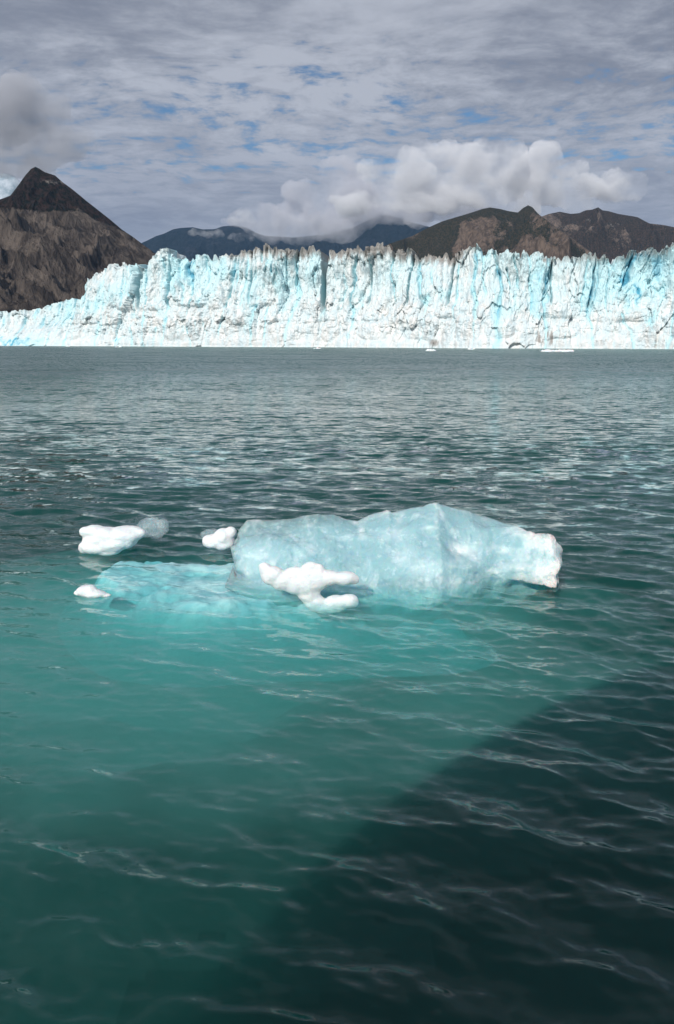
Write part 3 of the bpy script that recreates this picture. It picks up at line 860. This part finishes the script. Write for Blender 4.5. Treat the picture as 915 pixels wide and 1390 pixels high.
def build_shelf():
    nx_, ny_ = 420, 260
    xs = np.linspace(-6.5, 5.0, nx_); ys = np.linspace(9.6, 15.6, ny_)
    X, Y = np.meshgrid(xs, ys)
    px = CX + X / Y * F * 1.0; py = HOR + CAM_H / Y * F * 0.955
    nz = fbm(X / 0.8, Y / 0.8, o=4, seed=505)
    shelf = 1.5 * np.exp(-np.abs((px - 235) / 108) ** 2.6 - np.abs((py - 765) / 36) ** 2.6) + 1.0 * bump2(px, py, 400, 782, 110, 22) + 0.6 * bump2(px, py, 585, 785, 70, 16) + 0.8 * bump2(px, py, 325, 762, 50, 26) + 0.6 * bump2(px, py, 150, 752, 50, 20)
    K = np.clip(0.86 * shelf * (1 + 0.6 * nz) - 0.06, 0, 1)
    K = K * K * (3 - 2 * K) * 0.4 + K * 0.6
    top = -0.13 - 1.10 * (1 - K) ** 1.4 + (0.10 * fbm(X / 0.45, Y / 0.45, o=5, seed=501) - 0.04) * (K > 0) * sm(0, 0.3, K)
    top = np.minimum(top, -0.03)
    bot = np.minimum(top - 0.01, -1.2 - 0.7 * K)
    V1 = np.stack([X, Y, top], -1).reshape(-1, 3); V2 = np.stack([X, Y, bot], -1).reshape(-1, 3)
    q = grid_quads(ny_, nx_)
    keep = (K.reshape(-1)[q] > 0).any(1)
    q = q[keep]
    me = np_mesh('submerged_shelf', np.concatenate([V1, V2]), np.concatenate([q, q[:, ::-1] + len(V1)]))
    bm = bmesh.new(); bm.from_mesh(me)
    bmesh.ops.delete(bm, geom=[v for v in bm.verts if not v.link_faces], context='VERTS')
    bm.to_mesh(me); bm.free()
    o = link('submerged_shelf', me, M_sunk, berg); set_origin(o, berg)
build_shelf()

# milky meltwater round the ice: a lens of finer silt just under the surface, thinning out to its rim
def build_plume():
    nx_, ny_ = 260, 150
    xs = np.linspace(-17, 9.5, nx_); ys = np.linspace(3.0, 16.6, ny_)
    X, Y = np.meshgrid(xs, ys)
    e = np.sqrt(((X + 2.2) / np.where(X > -2.2, 8.2, 12.0)) ** 2 + ((Y - 12.4) / np.where(Y > 12.4, 3.3, 8.8)) ** 2)
    e = e + 0.22 * fbm(X / 1.8, Y / 1.8, o=5, seed=711)
    k = np.clip(1 - e, 0, 1)
    thick = 0.04 + 1.9 * k ** 1.9
    top = -0.10 - 0.25 * (1 - k) ** 3 - 0.22 * 0.45 * np.exp(-((X + 3.2) / 2.6) ** 2 - ((Y - 13.3) / 1.6) ** 2)
    V1 = np.stack([X, Y, top], -1).reshape(-1, 3); V2 = np.stack([X, Y, top - thick], -1).reshape(-1, 3)
    q = grid_quads(ny_, nx_)
    q = q[(k.reshape(-1)[q] > 0.02).any(1)]
    e0 = np.concatenate([q[:, [0, 1]], q[:, [1, 2]], q[:, [2, 3]], q[:, [3, 0]]])
    key = e0[:, 0].astype(np.int64) * 10 ** 6 + e0[:, 1]; rev = e0[:, 1].astype(np.int64) * 10 ** 6 + e0[:, 0]
    rim = e0[~np.isin(key, rev)]
    n0 = len(V1)
    side = np.stack([rim[:, 1], rim[:, 0], rim[:, 0] + n0, rim[:, 1] + n0], -1)
    me = np_mesh('meltwater', np.concatenate([V1, V2]), np.concatenate([q, q[:, ::-1] + n0, side]))
    bm = bmesh.new(); bm.from_mesh(me)
    bmesh.ops.delete(bm, geom=[v for v in bm.verts if not v.link_faces], context='VERTS')
    print('meltwater open edges', sum(1 for e in bm.edges if not e.is_manifold))
    bm.to_mesh(me); bm.free()
    m = NT('milky_meltwater')
    sc_ = m.n('ShaderNodeVolumeScatter'); sc_.inputs['Color'].default_value = (0.55, 0.83, 0.78, 1); sc_.inputs['Density'].default_value = 0.62
    m.volm(sc_.outputs[0])
    tag(link('meltwater', me, m.m, smooth=False), 'milky turquoise meltwater spreading round the ice', kind='stuff')
build_plume()

# white lumps: a plan of blobs in photo pixels remeshed into one lump each
def lump(name, blobs, py_water, mat, label, seed, rough=0.05, parent=None, lift=0.0, flat=0.75, voxel=0.022, cat='ice chunk', zbase=None, white=None, depth=1.0):
    """blobs: (px, py, r_px_x, r_px_y); all lie at the depth of the water row py_water"""
    Yw = float(on_water(CX, py_water)[1]) 
    bm = bmesh.new()
    for b in blobs:
        (px, py, rx, ry) = b[:4]
        dy = b[4] if len(b) > 4 else 0.0
        Y = Yw + dy
        x, y, z = at(px, py, Y)
        dist = math.hypot(Y, CAM_H)
        sx = rx * dist / F; sz = ry * dist / F
        mt = Matrix.Translation((float(x), float(y), float(z) + lift)) @ Matrix.Diagonal((sx, (sx * 0.5 + sz * 0.5) * depth, sz, 1))
        bmesh.ops.create_icosphere(bm, subdivisions=3, radius=1, matrix=mt)
    me = bpy.data.meshes.new(name); bm.to_mesh(me); bm.free()
    tmp = bpy.data.objects.new('tmp', me); COL.objects.link(tmp)
    md = tmp.modifiers.new('r', 'REMESH'); md.mode = 'VOXEL'; md.voxel_size = voxel
    ms = tmp.modifiers.new('s', 'SMOOTH'); ms.iterations = 12
    dg = bpy.context.evaluated_depsgraph_get()
    me2 = bpy.data.meshes.new_from_object(tmp.evaluated_get(dg))
    bpy.data.objects.remove(tmp); bpy.data.meshes.remove(me)
    n = len(me2.vertices)
    c = np.empty(n * 3, np.float32); me2.vertices.foreach_get('co', c); c = c.reshape(-1, 3).astype(float)
    no = np.empty(n * 3, np.float32); me2.vertices.foreach_get('normal', no); no = no.reshape(-1, 3)
    x, y, z = c.T
    dsp = rough * (1.3 * fbm(x / 0.30, y / 0.30, z / 0.25 + .2, o=4, seed=seed) - 0.6 * np.abs(fbm(x / 0.10, y / 0.10, z / 0.10 + .2, o=3, seed=seed + 3)))
    c = c + no * dsp[:, None]
    ctr = Vector((float(c[:, 0].mean()), float(c[:, 1].mean()), 0.0))
    c[:, 0] -= ctr.x; c[:, 1] -= ctr.y
    me2.vertices.foreach_set('co', c.astype(np.float32).ravel()); me2.update(); me2.name = name
    me2.materials.clear()
    add_attr(me2, 'white', np.full(n, white if white is not None else 0.0))
    o = link(name, me2, mat)
    o.location = ctr
    tag(o, label, cat)
    return o

lump('ice_chunk', [(128, 721, 17, 9), (116, 722, 9, 8), (145, 727, 22, 12), (170, 726, 24, 13), (132, 741, 25, 11), (150, 738, 26, 12), (165, 733, 24, 12), (188, 724, 11, 8), (118, 745, 12, 7), (145, 748, 20, 6), (135, 733, 24, 10), (180, 722, 14, 9)],
     748, M_white, 'white two-lobed ice chunk floating at the far left', 601, 0.022, voxel=0.02)
lump('clear_ice_chunk', [(206, 714, 17, 11), (197, 718, 13, 12), (221, 713, 9, 9), (212, 723, 12, 9), (224, 720, 6, 5)],
     735, M_grey, 'clear grey glassy ice chunk behind the white chunk at the far left', 607, 0.03, voxel=0.02)
lump('ice_chunk', [(290, 735, 16, 10), (303, 729, 14, 12), (313, 723, 8, 8), (282, 732, 8, 6), (303, 739, 15, 8), (311, 735, 8, 11)],
     748, M_white, 'small white wedge of ice left of the blue iceberg', 613, 0.018, voxel=0.018)
lump('clear_ice_chunk', [(288, 724, 13, 7), (280, 726, 8, 5), (296, 724, 9, 5)],
     742, M_grey, 'thin clear ice piece behind the small white wedge', 617, 0.02, voxel=0.018)
lump('ice_chunk', [(116, 803, 12, 8), (122, 801, 10, 7), (128, 806, 17, 6), (142, 808, 10, 3.5), (108, 805, 8, 4)],
     807, M_white, 'smallest white ice chunk low in the water at the left', 619, 0.018, voxel=0.014)
lump('ice_chunk', [(360, 773, 9, 11), (370, 781, 16, 14), (385, 789, 19, 14), (402, 793, 20, 15), (416, 789, 19, 20), (430, 785, 17, 17), (421, 773, 12, 11), (432, 771, 8, 6), (400, 781, 16, 12), (447, 784, 22, 11), (465, 785, 20, 10), (479, 787, 9, 7),
                   (420, 806, 15, 14), (428, 818, 16, 12), (442, 824, 20, 8), (457, 818, 18, 11), (472, 816, 15, 10), (479, 818, 8, 8), (450, 827, 20, 5), (356, 769, 6, 6), (415, 805, 12, 12)],
     812, M_white, 'bright white bird-shaped ice lump lying at the front of the blue iceberg', 623, 0.022, voxel=0.02, depth=0.8)

# floating bits in front of the glacier
for i, (px, py, r) in enumerate(((585, 476.5, 7), (756, 477.5, 20), (161, 471.5, 4), (640, 474.5, 5), (92, 470.5, 3), (430, 473.5, 5))):
    Yw = float(on_water(CX, py)[1]); k = Yw / F
    bm = bmesh.new()
    rr = random.Random(i)
    n = 5 + r // 3
    for j in range(n):
        x, y, z = at(px + rr.uniform(-r, r) * 0.8, py, Yw)
        h = rr.uniform(0.10, 0.22) * r * k * (1.3 if r < 10 else 0.55)
        mt = Matrix.Translation((float(x), float(y) + rr.uniform(-1, 1), h * 0.3)) @ Matrix.Rotation(rr.uniform(0, 3), 4, 'Z') @ Matrix.Diagonal((r * k * rr.uniform(.25, .45), r * k * .3, h, 1))
        bmesh.ops.create_icosphere(bm, subdivisions=3, radius=1, matrix=mt)
    for v in bm.verts:
        nn = float(fbm(v.co.x / 0.9, v.co.y / 0.9, v.co.z / 0.9 + .1, o=3, seed=i))
        v.co += v.normal * nn * 0.35
    me = bpy.data.meshes.new('drifting_ice'); bm.to_mesh(me); bm.free()
    o = link('drifting_ice', me, M_white, smooth=False)
    lab = ['small drifting ice bit before the glacier foot right of centre', 'widest flat drifting ice bit before the glacier foot at right', 'tiny drifting ice bit near the left end of the glacier foot',
           'low drifting ice bit between the centre and the widest bit', 'leftmost tiny drifting ice bit at the glacier foot', 'drifting ice bit at the glacier foot below the deep cleft'][i]
    tag(o, lab, 'drifting ice', 'bits of ice drifting along the glacier foot')

# ------------------------------------------------------------------ the tour boat the picture is taken from (its shadow lies on the water)
def simple(name, col, rough=0.4, metal=0.0):
    m = NT(name)
    p = m.obj()
    n = m.noise(p, 6, 5, 0.6)
    c2 = tuple(x * 0.8 for x in col)
    m.surf(m.bsdf(m.mix(m.mapr(n, 0.35, 0.7), col, c2), rough, 0.4, Metallic=metal))
    return m.m
M_hull = simple('hull_paint', (0.75, 0.76, 0.76)); M_deck = simple('deck_paint', (0.30, 0.32, 0.33), 0.8)
M_glass = simple('cabin_glass', (0.02, 0.03, 0.035), 0.08); M_rail = simple('rail_metal', (0.6, 0.6, 0.6), 0.3, 1.0)
boat = empty('tour_boat', (5.0, -2.9, 0.0))
tag(boat, 'white tour boat with a side deck and high cabin that the view is taken from', 'boat')
def boxes(name, bl, mat, bev=0.03):
    bm = bmesh.new()
    for (x0, x1, y0, y1, z0, z1) in bl:
        mt = Matrix.Translation(((x0 + x1) / 2, (y0 + y1) / 2, (z0 + z1) / 2)) @ Matrix.Diagonal((x1 - x0, y1 - y0, z1 - z0, 1))
        bmesh.ops.create_cube(bm, size=1, matrix=mt)
    if bev: bmesh.ops.bevel(bm, geom=list(bm.edges), offset=bev, segments=2, affect='EDGES')
    me = bpy.data.meshes.new(name); bm.to_mesh(me); bm.free()
    o = link(name, me, mat, boat, smooth=False); set_origin(o, boat)
    return o
# hull: lofted stations from stern (x=-2.6) to bow (x=13)
st = np.linspace(0, 1, 30)
hx = -2.6 + 15.6 * st
hw = 2.35 * np.where(st < 0.55, 1, np.sqrt(np.clip(1 - ((st - 0.55) / 0.45) ** 2, 0.0004, 1)))
prof_ = np.array([(0.0, -0.7), (0.55, -0.6), (0.85, -0.1), (0.94, 0.6), (1.0, 2.3), (0.9, 2.3), (0.0, 2.28)])
ring = np.concatenate([prof_, prof_[::-1][1:-1] * [-1, 1]])
Hm = np.stack([np.stack([np.full(len(ring), hx[i]), -2.9 + ring[:, 0] * hw[i], ring[:, 1] + 0.35 * st[i] ** 2 * (ring[:, 1] > 0)], -1) for i in range(30)])
A, me = loops_mesh('hull', Hm)
o = link('hull', me, M_hull, boat, smooth=False); set_origin(o, boat)
def prism(name, prof, y0, y1, mat):
    bm = bmesh.new()
    A_ = [bm.verts.new((x_, y0, z_)) for x_, z_ in prof]; B_ = [bm.verts.new((x_, y1, z_)) for x_, z_ in prof]
    bm.faces.new(A_); bm.faces.new(B_[::-1])
    for i_ in range(len(prof)):
        j_ = (i_ + 1) % len(prof)
        bm.faces.new((A_[j_], A_[i_], B_[i_], B_[j_]))
    bmesh.ops.recalc_face_normals(bm, faces=bm.faces)
    bmesh.ops.bevel(bm, geom=list(bm.edges), offset=0.06, segments=2, affect='EDGES')
    me = bpy.data.meshes.new(name); bm.to_mesh(me); bm.free()
    o = link(name, me, mat, boat, smooth=False); set_origin(o, boat)
prism('cabin', [(-3.2, 2.34), (-3.15, 3.5), (-3.0, 4.2), (-2.6, 4.9), (-2.0, 5.6), (-1.3, 6.2), (-0.4, 6.8), (1.0, 7.25), (5.2, 7.35), (7.4, 5.4), (8.6, 2.34)], -4.45, -1.45, M_hull)
boxes('mast', [(4.6, 4.7, -4.1, -4.0, 7.2, 8.6), (4.2, 5.1, -4.06, -4.03, 8.1, 8.14)], M_rail, 0)
for i in range(6):
    boxes('window', [(-1.9 + i * 1.6, -0.7 + i * 1.6, -1.452, -1.42, 3.1, 3.9)], M_glass, 0.01)
boxes('rail', [(-2.4, 8.4, -0.62, -0.58, 3.25, 3.29), (-2.4, 8.4, -0.61, -0.59, 2.85, 2.87)] + [(x_, x_ + 0.04, -0.62, -0.58, 2.3, 3.27) for x_ in np.arange(-2.4, 8.5, 1.2)], M_rail, 0)

# ------------------------------------------------------------------ render settings
scene.render.engine = 'CYCLES'
cy = scene.cycles
cy.use_denoising = True
try: cy.denoiser = 'OPENIMAGEDENOISE'
except Exception: pass
cy.max_bounces = 10; cy.diffuse_bounces = 3; cy.glossy_bounces = 3; cy.transmission_bounces = 4
cy.volume_bounces = 5; cy.transparent_max_bounces = 24
cy.sample_clamp_indirect = 2.5; cy.sample_clamp_direct = 10.0
cy.caustics_reflective = False; cy.caustics_refractive = False
scene.view_settings.view_transform = 'Standard'
scene.view_settings.look = 'None'
scene.view_settings.exposure = 0.0
scene.view_settings.gamma = 1.0
